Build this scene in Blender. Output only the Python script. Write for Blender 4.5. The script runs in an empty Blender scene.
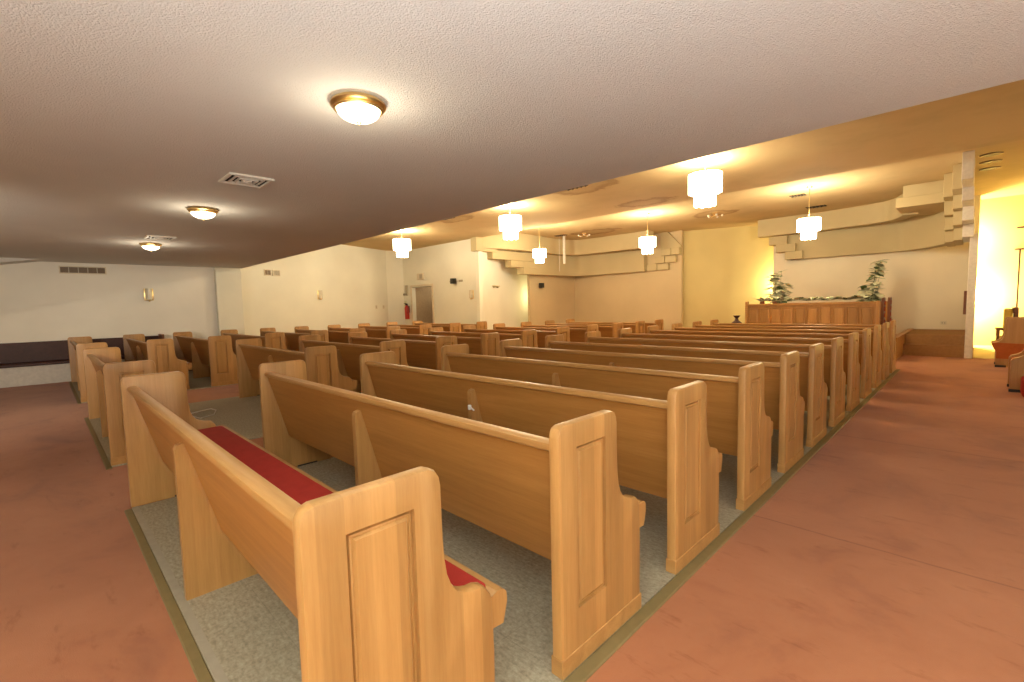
import bpy, bmesh, math, random
from mathutils import Vector, Matrix
random.seed(11)
PI = math.pi
SC = bpy.context.scene
COL = SC.collection

# ---------------------------------------------------------------- materials
def new_mat(name):
    m = bpy.data.materials.new(name); m.use_nodes = True
    nt = m.node_tree
    b = nt.nodes['Principled BSDF']
    return m, nt, b

def node(nt, typ, **kw):
    n = nt.nodes.new(typ)
    for k, v in kw.items():
        if k.startswith('i_'):
            n.inputs[k[2:].replace('_', ' ')].default_value = v
        else:
            setattr(n, k, v)
    return n

def ramp(nt, stops):
    r = nt.nodes.new('ShaderNodeValToRGB')
    e = r.color_ramp.elements
    while len(e) < len(stops): e.new(0.5)
    for el, (p, c) in zip(e, stops):
        el.position = p; el.color = (*c, 1)
    return r

def plain(name, col, rough=0.5, metal=0.0, spec=0.5, emit=None, estr=0):
    m, nt, b = new_mat(name)
    tc = node(nt, 'ShaderNodeTexCoord')
    nz = node(nt, 'ShaderNodeTexNoise', i_Scale=18.0, i_Detail=3.0)
    nt.links.new(tc.outputs['Object'], nz.inputs['Vector'])
    r = ramp(nt, [(0.3, tuple(c * 0.92 for c in col)), (0.7, tuple(min(1, c * 1.06) for c in col))])
    nt.links.new(nz.outputs['Fac'], r.inputs['Fac'])
    nt.links.new(r.outputs['Color'], b.inputs['Base Color'])
    b.inputs['Roughness'].default_value = rough
    b.inputs['Metallic'].default_value = metal
    b.inputs['Specular IOR Level'].default_value = spec
    if emit:
        b.inputs['Emission Color'].default_value = (*emit, 1)
        b.inputs['Emission Strength'].default_value = estr
    return m

def wood(name, axis, c_dark, c_mid, c_light, rough=0.38, stripes=True):
    """lacquered oak: long grain along `axis`, board-to-board tone, fine pores"""
    m, nt, b = new_mat(name)
    L = nt.links.new
    tc = node(nt, 'ShaderNodeTexCoord')
    oi = node(nt, 'ShaderNodeObjectInfo')
    sc = {'x': (0.9, 16, 16), 'z': (13, 13, 0.8)}[axis]
    mp = node(nt, 'ShaderNodeMapping'); mp.inputs['Scale'].default_value = sc
    add = node(nt, 'ShaderNodeVectorMath', operation='ADD')
    mul = node(nt, 'ShaderNodeVectorMath', operation='SCALE'); mul.inputs['Scale'].default_value = 37.0
    cb = node(nt, 'ShaderNodeCombineXYZ')
    L(oi.outputs['Random'], cb.inputs[0]); L(oi.outputs['Random'], cb.inputs[1]); L(oi.outputs['Random'], cb.inputs[2])
    L(cb.outputs[0], mul.inputs[0])
    L(tc.outputs['Object'], mp.inputs['Vector']); L(mp.outputs[0], add.inputs[0]); L(mul.outputs[0], add.inputs[1])
    n1 = node(nt, 'ShaderNodeTexNoise', i_Scale=1.0, i_Detail=5.0, i_Roughness=0.62, i_Distortion=0.6)
    L(add.outputs[0], n1.inputs['Vector'])
    n2 = node(nt, 'ShaderNodeTexNoise', i_Scale=9.0, i_Detail=4.0, i_Roughness=0.7)
    L(add.outputs[0], n2.inputs['Vector'])
    mx = node(nt, 'ShaderNodeMix'); mx.data_type = 'FLOAT'; mx.inputs[0].default_value = 0.32
    L(n1.outputs['Fac'], mx.inputs[2]); L(n2.outputs['Fac'], mx.inputs[3])
    r = ramp(nt, [(0.28, c_dark), (0.5, c_mid), (0.72, c_light)])
    L(mx.outputs[0], r.inputs['Fac'])
    out = r.outputs['Color']
    if stripes:      # glued-up boards: bands of slightly different tone
        sx = node(nt, 'ShaderNodeSeparateXYZ'); L(tc.outputs['Object'], sx.inputs[0])
        mm = node(nt, 'ShaderNodeMath', operation='MULTIPLY_ADD')
        L(sx.outputs['Y' if axis == 'z' else 'Z'], mm.inputs[0]); mm.inputs[1].default_value = 15.0
        ml = node(nt, 'ShaderNodeMath', operation='MULTIPLY'); L(oi.outputs['Random'], ml.inputs[0]); ml.inputs[1].default_value = 91.0
        L(ml.outputs[0], mm.inputs[2])
        fl = node(nt, 'ShaderNodeMath', operation='FLOOR'); L(mm.outputs[0], fl.inputs[0])
        wn = node(nt, 'ShaderNodeTexWhiteNoise'); wn.noise_dimensions = '1D'; L(fl.outputs[0], wn.inputs['W'])
        hs = node(nt, 'ShaderNodeHueSaturation')
        mr = node(nt, 'ShaderNodeMapRange'); mr.inputs['To Min'].default_value = 0.86; mr.inputs['To Max'].default_value = 1.12
        L(wn.outputs['Value'], mr.inputs['Value']); L(mr.outputs[0], hs.inputs['Value']); L(out, hs.inputs['Color'])
        out = hs.outputs['Color']
    L(out, b.inputs['Base Color'])
    b.inputs['Roughness'].default_value = rough
    b.inputs['Specular IOR Level'].default_value = 0.45
    bp = node(nt, 'ShaderNodeBump', i_Strength=0.06, i_Distance=0.004)
    L(n2.outputs['Fac'], bp.inputs['Height']); L(bp.outputs[0], b.inputs['Normal'])
    return m

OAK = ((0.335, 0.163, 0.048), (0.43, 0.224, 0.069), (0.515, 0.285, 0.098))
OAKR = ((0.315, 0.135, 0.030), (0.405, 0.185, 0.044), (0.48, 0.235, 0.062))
M = {}
M['oak_v'] = wood('oak_upright_grain', 'z', *OAK)
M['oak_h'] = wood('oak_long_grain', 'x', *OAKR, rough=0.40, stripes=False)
M['oak_rail'] = wood('oak_rail', 'x', *OAK, rough=0.38, stripes=False)
M['walnut'] = wood('dark_stained_wood', 'x', (0.035, 0.010, 0.006), (0.055, 0.014, 0.009), (0.075, 0.02, 0.013), rough=0.5, stripes=False)
M['brownwood'] = wood('brown_wood', 'z', (0.10, 0.03, 0.012), (0.15, 0.05, 0.018), (0.2, 0.07, 0.025), rough=0.4, stripes=False)
M['red'] = plain('red_upholstery', (0.34, 0.030, 0.020), 0.85, spec=0.15)
M['orange_up'] = plain('orange_upholstery', (0.42, 0.11, 0.03), 0.85, spec=0.15)
M['yellow_up'] = plain('yellow_upholstery', (0.62, 0.45, 0.10), 0.8, spec=0.2)
M['brass'] = plain('polished_brass', (0.88, 0.66, 0.30), 0.32, metal=1.0)
M['white'] = plain('white_paint', (0.74, 0.70, 0.62), 0.5)
M['trimwhite'] = plain('cream_paint', (0.70, 0.62, 0.47), 0.55)
M['black'] = plain('black_plastic', (0.015, 0.014, 0.013), 0.45)
M['dark'] = plain('dark_gap', (0.02, 0.016, 0.012), 0.9)
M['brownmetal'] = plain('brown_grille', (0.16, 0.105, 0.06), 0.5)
M['greymetal'] = plain('grey_grille', (0.42, 0.37, 0.28), 0.5)
M['redext'] = plain('red_enamel', (0.45, 0.03, 0.02), 0.3)
M['doorpaint'] = plain('drab_door_paint', (0.36, 0.27, 0.15), 0.55)
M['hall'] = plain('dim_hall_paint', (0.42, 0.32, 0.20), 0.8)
M['paper'] = plain('pale_green_paper', (0.62, 0.66, 0.45), 0.8)
M['leaf'] = plain('silk_leaf', (0.10, 0.17, 0.06), 0.5)
M['leafpale'] = plain('pale_silk_leaf', (0.66, 0.68, 0.50), 0.55)
M['frost'] = plain('frosted_glass_unlit', (0.72, 0.66, 0.52), 0.25)
M['threshold'] = plain('olive_threshold', (0.21, 0.155, 0.06), 0.6)
M['curb'] = plain('grey_edging', (0.36, 0.315, 0.225), 0.7)
M['lampglass'] = plain('lit_frosted_glass', (0.9, 0.85, 0.75), 0.3, emit=(1.0, 0.86, 0.62), estr=6.0)
M['prism'] = plain('lit_glass_prisms', (0.9, 0.85, 0.75), 0.2, emit=(1.0, 0.84, 0.56), estr=9.0)
M['clear'] = plain('clear_plastic', (0.75, 0.73, 0.7), 0.15)

def paint_wall(name, col, bump=0.12, stain=0.06):
    m, nt, b = new_mat(name); L = nt.links.new
    tc = node(nt, 'ShaderNodeTexCoord')
    n1 = node(nt, 'ShaderNodeTexNoise', i_Scale=0.9, i_Detail=4.0)
    L(tc.outputs['Object'], n1.inputs['Vector'])
    r = ramp(nt, [(0.3, tuple(c * (1 - stain) for c in col)), (0.7, tuple(min(1, c * (1 + stain * .6)) for c in col))])
    L(n1.outputs['Fac'], r.inputs['Fac']); L(r.outputs['Color'], b.inputs['Base Color'])
    n2 = node(nt, 'ShaderNodeTexNoise', i_Scale=140.0, i_Detail=2.0)
    L(tc.outputs['Object'], n2.inputs['Vector'])
    bp = node(nt, 'ShaderNodeBump', i_Strength=bump, i_Distance=0.003)
    L(n2.outputs['Fac'], bp.inputs['Height']); L(bp.outputs[0], b.inputs['Normal'])
    b.inputs['Roughness'].default_value = 0.75
    b.inputs['Specular IOR Level'].default_value = 0.25
    return m
M['wall'] = paint_wall('cream_wall', (0.82, 0.805, 0.69))
M['wallwarm'] = paint_wall('tan_wall', (0.60, 0.48, 0.29))
M['stagewall'] = paint_wall('pale_stage_wall', (0.80, 0.72, 0.55))
M['wallyellow'] = paint_wall('yellow_wall', (0.63, 0.52, 0.24))
M['soffit'] = paint_wall('soffit_paint', (0.54, 0.445, 0.255))
M['whitewall'] = paint_wall('white_base_paint', (0.84, 0.81, 0.74))

def popcorn(name, col, strength, stains, spots=()):
    m, nt, b = new_mat(name); L = nt.links.new
    tc = node(nt, 'ShaderNodeTexCoord')
    n2 = node(nt, 'ShaderNodeTexNoise', i_Scale=95.0, i_Detail=4.0, i_Roughness=0.65)
    L(tc.outputs['Object'], n2.inputs['Vector'])
    v = node(nt, 'ShaderNodeTexVoronoi', i_Scale=105.0); L(tc.outputs['Object'], v.inputs['Vector'])
    sb = node(nt, 'ShaderNodeMath', operation='SUBTRACT'); L(n2.outputs['Fac'], sb.inputs[0]); 
    mu = node(nt, 'ShaderNodeMath', operation='MULTIPLY'); L(v.outputs['Distance'], mu.inputs[0]); mu.inputs[1].default_value = 0.5
    L(mu.outputs[0], sb.inputs[1])
    bp = node(nt, 'ShaderNodeBump', i_Strength=strength, i_Distance=0.012)
    L(sb.outputs[0], bp.inputs['Height']); L(bp.outputs[0], b.inputs['Normal'])
    n1 = node(nt, 'ShaderNodeTexNoise', i_Scale=0.7, i_Detail=5.0, i_Roughness=0.6)
    L(tc.outputs['Object'], n1.inputs['Vector'])
    st = [(0.30, tuple(c * (1 - stains) for c in col)), (0.52, col), (0.75, tuple(min(1, c * 1.04) for c in col))]
    r = ramp(nt, st); L(n1.outputs['Fac'], r.inputs['Fac']); out = r.outputs['Color']
    ns = node(nt, 'ShaderNodeTexNoise', i_Scale=2.6, i_Detail=5.0, i_Roughness=0.65); L(tc.outputs['Object'], ns.inputs['Vector'])
    for (sx_, sy_, rx_, ry_) in spots:      # brown-edged damp patches
        mp = node(nt, 'ShaderNodeMapping'); mp.vector_type = 'POINT'
        mp.inputs['Location'].default_value = (-sx_ / rx_, -sy_ / ry_, 0); mp.inputs['Scale'].default_value = (1 / rx_, 1 / ry_, 0)
        L(tc.outputs['Object'], mp.inputs['Vector'])
        ln = node(nt, 'ShaderNodeVectorMath', operation='LENGTH'); L(mp.outputs[0], ln.inputs[0])
        ad = node(nt, 'ShaderNodeMath', operation='MULTIPLY_ADD'); L(ns.outputs['Fac'], ad.inputs[0]); ad.inputs[1].default_value = 1.5; L(ln.outputs['Value'], ad.inputs[2])
        rr = ramp(nt, [(0.62, (0.18, 0.18, 0.18)), (0.80, (0.55, 0.55, 0.55)), (0.90, (0, 0, 0))])
        md = node(nt, 'ShaderNodeMath', operation='MULTIPLY'); L(ad.outputs[0], md.inputs[0]); md.inputs[1].default_value = 0.5
        L(md.outputs[0], rr.inputs['Fac'])
        mxx = node(nt, 'ShaderNodeMix'); mxx.data_type = 'RGBA'; L(rr.outputs['Color'], mxx.inputs[0]); L(out, mxx.inputs[6]); mxx.inputs[7].default_value = (0.20, 0.09, 0.025, 1)
        out = mxx.outputs[2]
    L(out, b.inputs['Base Color'])
    b.inputs['Roughness'].default_value = 0.9; b.inputs['Specular IOR Level'].default_value = 0.1
    return m
M['ceil'] = popcorn('textured_ceiling', (0.70, 0.69, 0.66), 0.55, 0.04)
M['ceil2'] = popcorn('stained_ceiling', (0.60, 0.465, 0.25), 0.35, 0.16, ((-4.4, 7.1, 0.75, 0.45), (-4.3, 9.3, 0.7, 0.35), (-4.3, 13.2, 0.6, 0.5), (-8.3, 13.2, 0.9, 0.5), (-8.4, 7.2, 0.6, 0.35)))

def carpet():
    m, nt, b = new_mat('terracotta_carpet'); L = nt.links.new
    tc = node(nt, 'ShaderNodeTexCoord')
    n1 = node(nt, 'ShaderNodeTexNoise', i_Scale=1.3, i_Detail=7.0, i_Roughness=0.65, i_Distortion=0.5)
    L(tc.outputs['Object'], n1.inputs['Vector'])
    r = ramp(nt, [(0.28, (0.27, 0.098, 0.047)), (0.45, (0.375, 0.142, 0.060)), (0.72, (0.43, 0.175, 0.078))])
    L(n1.outputs['Fac'], r.inputs['Fac'])
    # streaky wear and spots
    mp = node(nt, 'ShaderNodeMapping'); mp.inputs['Scale'].default_value = (2.2, 7.0, 1); mp.inputs['Rotation'].default_value = (0, 0, 0.25)
    L(tc.outputs['Object'], mp.inputs['Vector'])
    n3 = node(nt, 'ShaderNodeTexNoise', i_Scale=1.6, i_Detail=5.0, i_Roughness=0.7)
    L(mp.outputs[0], n3.inputs['Vector'])
    r3 = ramp(nt, [(0.30, (0.62, 0.52, 0.44)), (0.42, (1, 1, 1)), (1.0, (1, 1, 1))])
    L(n3.outputs['Fac'], r3.inputs['Fac'])
    mx = node(nt, 'ShaderNodeMix'); mx.data_type = 'RGBA'; mx.blend_type = 'MULTIPLY'; mx.inputs[0].default_value = 0.55
    L(r.outputs['Color'], mx.inputs[6]); L(r3.outputs['Color'], mx.inputs[7])
    # carpet seams running across the aisle
    sx = node(nt, 'ShaderNodeSeparateXYZ'); L(tc.outputs['Object'], sx.inputs[0])
    out = mx.outputs[2]
    nw = node(nt, 'ShaderNodeTexNoise', i_Scale=3.0); L(tc.outputs['Object'], nw.inputs['Vector'])
    for y0, wd, x0 in ((2.75, 0.010, 0.0), (5.15, 0.012, 0.0)):
        wob = node(nt, 'ShaderNodeMath', operation='MULTIPLY_ADD'); L(nw.outputs['Fac'], wob.inputs[0]); wob.inputs[1].default_value = 0.03
        wob.inputs[2].default_value = y0 - 0.015
        d = node(nt, 'ShaderNodeMath', operation='SUBTRACT'); L(sx.outputs['Y'], d.inputs[0]); L(wob.outputs[0], d.inputs[1])
        a = node(nt, 'ShaderNodeMath', operation='ABSOLUTE'); L(d.outputs[0], a.inputs[0])
        lt = node(nt, 'ShaderNodeMapRange'); lt.inputs['From Min'].default_value = 0; lt.inputs['From Max'].default_value = wd
        lt.inputs['To Min'].default_value = 0.55; lt.inputs['To Max'].default_value = 0.0
        L(a.outputs[0], lt.inputs['Value'])
        gx = node(nt, 'ShaderNodeMath', operation='GREATER_THAN'); L(sx.outputs['X'], gx.inputs[0]); gx.inputs[1].default_value = x0
        mm = node(nt, 'ShaderNodeMath', operation='MULTIPLY'); L(lt.outputs[0], mm.inputs[0]); L(gx.outputs[0], mm.inputs[1])
        m2 = node(nt, 'ShaderNodeMix'); m2.data_type = 'RGBA'
        L(mm.outputs[0], m2.inputs[0]); L(out, m2.inputs[6]); m2.inputs[7].default_value = (0.13, 0.04, 0.022, 1)
        out = m2.outputs[2]
    L(out, b.inputs['Base Color'])
    n4 = node(nt, 'ShaderNodeTexNoise', i_Scale=260.0, i_Detail=2.0); L(tc.outputs['Object'], n4.inputs['Vector'])
    bp = node(nt, 'ShaderNodeBump', i_Strength=0.35, i_Distance=0.004); L(n4.outputs['Fac'], bp.inputs['Height']); L(bp.outputs[0], b.inputs['Normal'])
    b.inputs['Roughness'].default_value = 0.95; b.inputs['Specular IOR Level'].default_value = 0.08
    b.inputs['Sheen Weight'].default_value = 0.15
    return m
M['carpet'] = carpet()
M['tancarpet'] = plain('tan_carpet', (0.34, 0.19, 0.085), 0.95, spec=0.05)

def tile():
    m, nt, b = new_mat('mottled_floor_tile'); L = nt.links.new
    tc = node(nt, 'ShaderNodeTexCoord')
    n1 = node(nt, 'ShaderNodeTexNoise', i_Scale=70.0, i_Detail=4.0, i_Roughness=0.7); L(tc.outputs['Object'], n1.inputs['Vector'])
    mp = node(nt, 'ShaderNodeMapping'); mp.inputs['Scale'].default_value = (1.0, 2.4, 1); L(tc.outputs['Object'], mp.inputs['Vector'])
    n2 = node(nt, 'ShaderNodeTexNoise', i_Scale=28.0, i_Detail=3.0); L(mp.outputs[0], n2.inputs['Vector'])
    mx = node(nt, 'ShaderNodeMix'); mx.data_type = 'FLOAT'; mx.inputs[0].default_value = 0.45
    L(n1.outputs['Fac'], mx.inputs[2]); L(n2.outputs['Fac'], mx.inputs[3])
    r = ramp(nt, [(0.34, (0.24, 0.205, 0.135)), (0.50, (0.36, 0.315, 0.215)), (0.66, (0.47, 0.42, 0.30))])
    L(mx.outputs[0], r.inputs['Fac'])
    br = node(nt, 'ShaderNodeTexBrick'); br.offset = 0.0
    br.inputs['Scale'].default_value = 1.0; br.inputs['Brick Width'].default_value = 0.305; br.inputs['Row Height'].default_value = 0.305
    br.inputs['Mortar Size'].default_value = 0.0018; br.inputs['Color1'].default_value = (1, 1, 1, 1); br.inputs['Color2'].default_value = (0.86, 0.86, 0.84, 1)
    br.inputs['Mortar'].default_value = (0.5, 0.48, 0.45, 1)
    L(tc.outputs['Object'], br.inputs['Vector'])
    m2 = node(nt, 'ShaderNodeMix'); m2.data_type = 'RGBA'; m2.blend_type = 'MULTIPLY'; m2.inputs[0].default_value = 0.35
    L(r.outputs['Color'], m2.inputs[6]); L(br.outputs['Color'], m2.inputs[7])
    L(m2.outputs[2], b.inputs['Base Color'])
    b.inputs['Roughness'].default_value = 0.62; b.inputs['Specular IOR Level'].default_value = 0.3
    return m
M['tile'] = tile()

# ---------------------------------------------------------------- mesh helpers
def box(bm, x0, x1, y0, y1, z0, z1):
    vs = [bm.verts.new((x, y, z)) for x in (x0, x1) for y in (y0, y1) for z in (z0, z1)]
    for f in ((0, 1, 3, 2), (4, 6, 7, 5), (0, 4, 5, 1), (2, 3, 7, 6), (0, 2, 6, 4), (1, 5, 7, 3)):
        bm.faces.new([vs[i] for i in f])
    return vs

def rbox(bm, x0, x1, y0, y1, z0, z1, r=0.01, seg=2):
    t = bmesh.new(); box(t, x0, x1, y0, y1, z0, z1)
    bmesh.ops.recalc_face_normals(t, faces=t.faces)
    bmesh.ops.bevel(t, geom=list(t.edges), offset=r, segments=seg, affect='EDGES', profile=0.5)
    merge(bm, t)

def merge(bm, t, mat=None):
    if mat is not None: bmesh.ops.transform(t, matrix=mat, verts=t.verts)
    me = bpy.data.meshes.new('tmp'); t.to_mesh(me); t.free()
    bm.from_mesh(me); bpy.data.meshes.remove(me)

def prism_x(bm, yz, x0, x1):
    a = [bm.verts.new((x0, y, z)) for y, z in yz]; b = [bm.verts.new((x1, y, z)) for y, z in yz]
    n = len(yz)
    bm.faces.new(a); bm.faces.new(b[::-1])
    for i in range(n): bm.faces.new((a[i], b[i], b[(i + 1) % n], a[(i + 1) % n]))

def prism_z(bm, xy, z0, z1):
    a = [bm.verts.new((x, y, z0)) for x, y in xy]; b = [bm.verts.new((x, y, z1)) for x, y in xy]
    n = len(xy)
    bm.faces.new(a[::-1]); bm.faces.new(b)
    for i in range(n): bm.faces.new((a[i], a[(i + 1) % n], b[(i + 1) % n], b[i]))

def lathe(bm, prof, seg=32, c=(0, 0, 0)):
    rings = []
    for r, z in prof:
        if r < 1e-5: rings.append([bm.verts.new((c[0], c[1], c[2] + z))])
        else: rings.append([bm.verts.new((c[0] + r * math.cos(2 * PI * k / seg), c[1] + r * math.sin(2 * PI * k / seg), c[2] + z)) for k in range(seg)])
    for A, B in zip(rings, rings[1:]):
        for k in range(seg):
            k2 = (k + 1) % seg
            if len(A) == 1 and len(B) == 1: continue
            if len(A) == 1: bm.faces.new((A[0], B[k2], B[k]))
            elif len(B) == 1: bm.faces.new((A[k], A[k2], B[0]))
            else: bm.faces.new((A[k], A[k2], B[k2], B[k]))

def tube(bm, pts, r, seg=8):
    pts = [Vector(p) for p in pts]; rings = []
    for i, p in enumerate(pts):
        d = (pts[min(i + 1, len(pts) - 1)] - pts[max(i - 1, 0)]).normalized()
        up = Vector((0, 0, 1)) if abs(d.z) < 0.9 else Vector((1, 0, 0))
        a = d.cross(up).normalized(); b = d.cross(a)
        rr = r[i] if isinstance(r, (list, tuple)) else r
        rings.append([bm.verts.new(p + (a * math.cos(2 * PI * k / seg) + b * math.sin(2 * PI * k / seg)) * rr) for k in range(seg)])
    for A, B in zip(rings, rings[1:]):
        for k in range(seg): bm.faces.new((A[k], A[(k + 1) % seg], B[(k + 1) % seg], B[k]))
    bm.faces.new(rings[0]); bm.faces.new(rings[-1][::-1])

def obj(name, bm, mat, parent=None, smooth=False, loc=None):
    bmesh.ops.recalc_face_normals(bm, faces=bm.faces)
    me = bpy.data.meshes.new(name); bm.to_mesh(me); bm.free()
    me.materials.append(mat)
    if smooth:
        for p in me.polygons: p.use_smooth = True
        me.set_sharp_from_angle(angle=math.radians(40))
    o = bpy.data.objects.new(name, me); COL.objects.link(o)
    if parent: o.parent = parent
    if loc: o.location = loc
    return o

def tag(o, label, cat, group=None):
    o['label'] = label; o['category'] = cat
    if group: o['group'] = group
    return o

def thing(name, label, cat, loc=(0, 0, 0), rz=0, group=None):
    o = bpy.data.objects.new(name, None); COL.objects.link(o)
    o.location = loc; o.rotation_euler = (0, 0, rz); o.empty_display_size = 0.1
    return tag(o, label, cat, group)

def struct(name, bm, mat, label=None, smooth=False, parent=None):
    o = obj(name, bm, mat, parent, smooth)
    if parent is None:
        o['kind'] = 'structure'
        if label: tag(o, label, name.rsplit('_', 1)[0] if '_' in name else name)
    return o

def dup(root, loc=None, rz=None, label=None, group=None):
    r = root.copy(); COL.objects.link(r)
    if loc is not None: r.location = loc
    if rz is not None: r.rotation_euler = (0, 0, rz)
    if label: r['label'] = label
    if group: r['group'] = group
    for ch in list(root.children):
        c = ch.copy(); COL.objects.link(c); c.parent = r
        for g in list(ch.children):
            d = g.copy(); COL.objects.link(d); d.parent = c
    return r

def spline(pts, n=8):
    P = [Vector(p) for p in pts]; out = []
    for i in range(len(P) - 1):
        a, b, c, d = P[max(i - 1, 0)], P[i], P[i + 1], P[min(i + 2, len(P) - 1)]
        for k in range(n):
            t = k / n
            out.append(0.5 * ((2 * b) + (c - a) * t + (2 * a - 5 * b + 4 * c - d) * t * t + (3 * b - 3 * c + d - a) * t ** 3))
    out.append(P[-1]); return out

# ---------------------------------------------------------------- levels of the hall
ZL, Z2, Z3 = 2.49, 3.55, 3.78            # low ceiling, middle ceiling, high ceiling
YL, YE = 3.49, 9.84                       # where the ceiling steps up
FZ = -0.012                               # carpet level; tile tops are at 0
ROWS = [0.029, 0.9, 1.7875, 2.7457, 3.6329, 4.4963, 5.4096, 6.3348, 7.2861, 8.2402, 9.1778, 10.0811]

# floor
bm = bmesh.new(); box(bm, -16.5, 4.2, -4.2, 17.2, -0.2, FZ)
struct('floor', bm, M['carpet'], 'terracotta pink carpet floor of the hall')

def tile_bed(name, x0, x1, y0, y1):
    bm = bmesh.new(); box(bm, x0, x1, y0, y1, -0.1, 0.0)
    o = struct(name, bm, M['tile']); return o
for i, (x0, x1, lab) in enumerate(((-3.13, 0.0, 'the right block'), (-7.34, -4.43, 'the middle block'), (-12.2, -8.85, 'the left block'))):
    o = tile_bed('floor_%d' % (i + 1), x0, x1, 0.03, 10.75 if i < 2 else 9.72)
    tag(o, 'mottled grey tile floor under the pews of ' + lab, 'tile floor')
    bm = bmesh.new(); rbox(bm, x0, x1 + 0.055, -0.012, 0.03, -0.1, -0.002, 0.004, 1)
    o = struct('trim_%d' % (2 * i + 1), bm, M['threshold']); tag(o, 'olive strip along the rear edge of the tile under ' + lab, 'trim')
    if i == 0:
        bm = bmesh.new(); rbox(bm, 0.0, 0.055, 0.03, 10.75, -0.1, -0.002, 0.004, 1)
        o = struct('trim_20', bm, M['threshold']); tag(o, 'olive strip between the tile and the right aisle carpet', 'trim')
        bm = bmesh.new(); box(bm, x0, x1, 0.032, 0.065, -0.1, 0.0025)
        o = struct('trim_21', bm, M['curb']); tag(o, 'pale grey edging strip behind the nearest pew', 'trim')

bm = bmesh.new(); box(bm, 1.0, 3.0, 13.6, 17.05, -0.1, 0.0)
o = struct('floor_9', bm, M['wallyellow']); tag(o, 'pale yellow floor beyond the white wing wall', 'floor')

# ceilings
bm = bmesh.new(); box(bm, -13.1, 4.2, -4.2, YL, ZL, ZL + 0.12); box(bm, -13.1, 4.2, YL - 0.1, YL, ZL + 0.12, Z2 + 0.1)
struct('ceiling', bm, M['ceil'], 'low textured ceiling over the near part of the hall')
bm = bmesh.new(); box(bm, -16.5, 4.2, YL - 0.1, YE, Z2, Z2 + 0.4)
o = struct('ceiling_middle', bm, M['ceil2']); tag(o, 'stained yellow ceiling above the nearer row of chandeliers', 'ceiling')
bm = bmesh.new(); box(bm, -16.5, 4.2, YE, 17.2, Z3, Z3 + 0.17)
o = struct('ceiling_far', bm, M['ceil2']); tag(o, 'high ceiling above the farther row of chandeliers', 'ceiling')

# walls of the low part and behind the viewer
bm = bmesh.new(); box(bm, -13.0, -12.8, -4.2, YL, FZ, ZL)
struct('wall_left', bm, M['whitewall'], 'off-white wall behind the dark bench under the low ceiling')
bm = bmesh.new(); rbox(bm, -12.82, -12.68, 2.86, 3.46, FZ, ZL, 0.015, 1)
o = struct('trim_22', bm, M['wall']); tag(o, 'shallow cream pilaster at the end of the bench wall', 'pilaster')
bm = bmesh.new(); prism_x(bm, [(-0.25, ZL), (-2.6, ZL), (-2.6, 2.10)], -12.8, -12.2)
o = struct('trim_23', bm, M['ceil']); tag(o, 'sloping wedge in the far left corner of the low ceiling', 'beam')
bm = bmesh.new(); box(bm, -13.0, 3.2, -2.8, -2.6, FZ, ZL)
struct('wall_back', bm, M['wall'], 'wall behind the viewer')
bm = bmesh.new(); box(bm, 3.0, 3.2, -2.6, 17.2, FZ, Z3)
struct('wall_right', bm, M['wall'], 'right-hand wall of the aisle')

def wall_line(name, a, b, t, z0, z1, mat, label):
    """upright wall from a to b, thickness t to the left of the direction a->b"""
    a = Vector((*a, 0)); b = Vector((*b, 0)); d = (b - a).normalized(); n = Vector((-d.y, d.x, 0)) * t
    bm = bmesh.new(); prism_z(bm, [(p.x, p.y) for p in (a, b, b + n, a + n)], z0, z1)
    o = struct(name, bm, mat); tag(o, label, 'wall'); return o
wall_line('wall_far_left', (-13.05, 3.2), (-15.05, 9.10), 0.15, FZ, Z2, M['wall'], 'white side wall beyond the low ceiling with one sconce')
wall_line('wall_corner', (-15.05, 9.10), (-14.90, 9.75), 0.15, FZ, Z2, M['wall'], 'narrow corner wall beside the fire extinguisher')
# door wall, with the doorway cut out: left pier, lintel, long right pier
DX0, DX1, DZ, DY = -14.33, -13.04, 2.12, 9.75
bm = bmesh.new()
box(bm, -15.0, DX0, DY, DY + 0.15, FZ, Z2); box(bm, DX0, DX1, DY, DY + 0.15, DZ, Z2); box(bm, DX1, -10.45, DY, DY + 0.15, FZ, Z2)
struct('wall_door', bm, M['wall'], 'cream wall holding the open doorway and the exit sign')
bm = bmesh.new()
box(bm, DX0 - 0.1, DX0 - 0.02, DY + 0.15, DY + 1.6, FZ, 2.4); box(bm, DX1 + 0.02, DX1 + 0.1, DY + 0.15, DY + 1.6, FZ, 2.4)
box(bm, DX0 - 0.1, DX1 + 0.1, DY + 1.6, DY + 1.7, FZ, 2.4); box(bm, DX0 - 0.1, DX1 + 0.1, DY + 0.15, DY + 1.7, 2.4, 2.5)
struct('wall_hall', bm, M['hall'], 'dim little hallway seen through the open doorway')
bm = bmesh.new()
for x0, x1, z0, z1 in ((DX0 - 0.09, DX0, FZ, DZ + 0.09), (DX1, DX1 + 0.09, FZ, DZ + 0.09), (DX0, DX1, DZ, DZ + 0.09)):
    rbox(bm, x0, x1, DY - 0.025, DY + 0.0, z0, z1, 0.006, 1)
o = struct('trim_24', bm, M['trimwhite']); tag(o, 'cream casing around the doorway', 'door casing')
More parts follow.
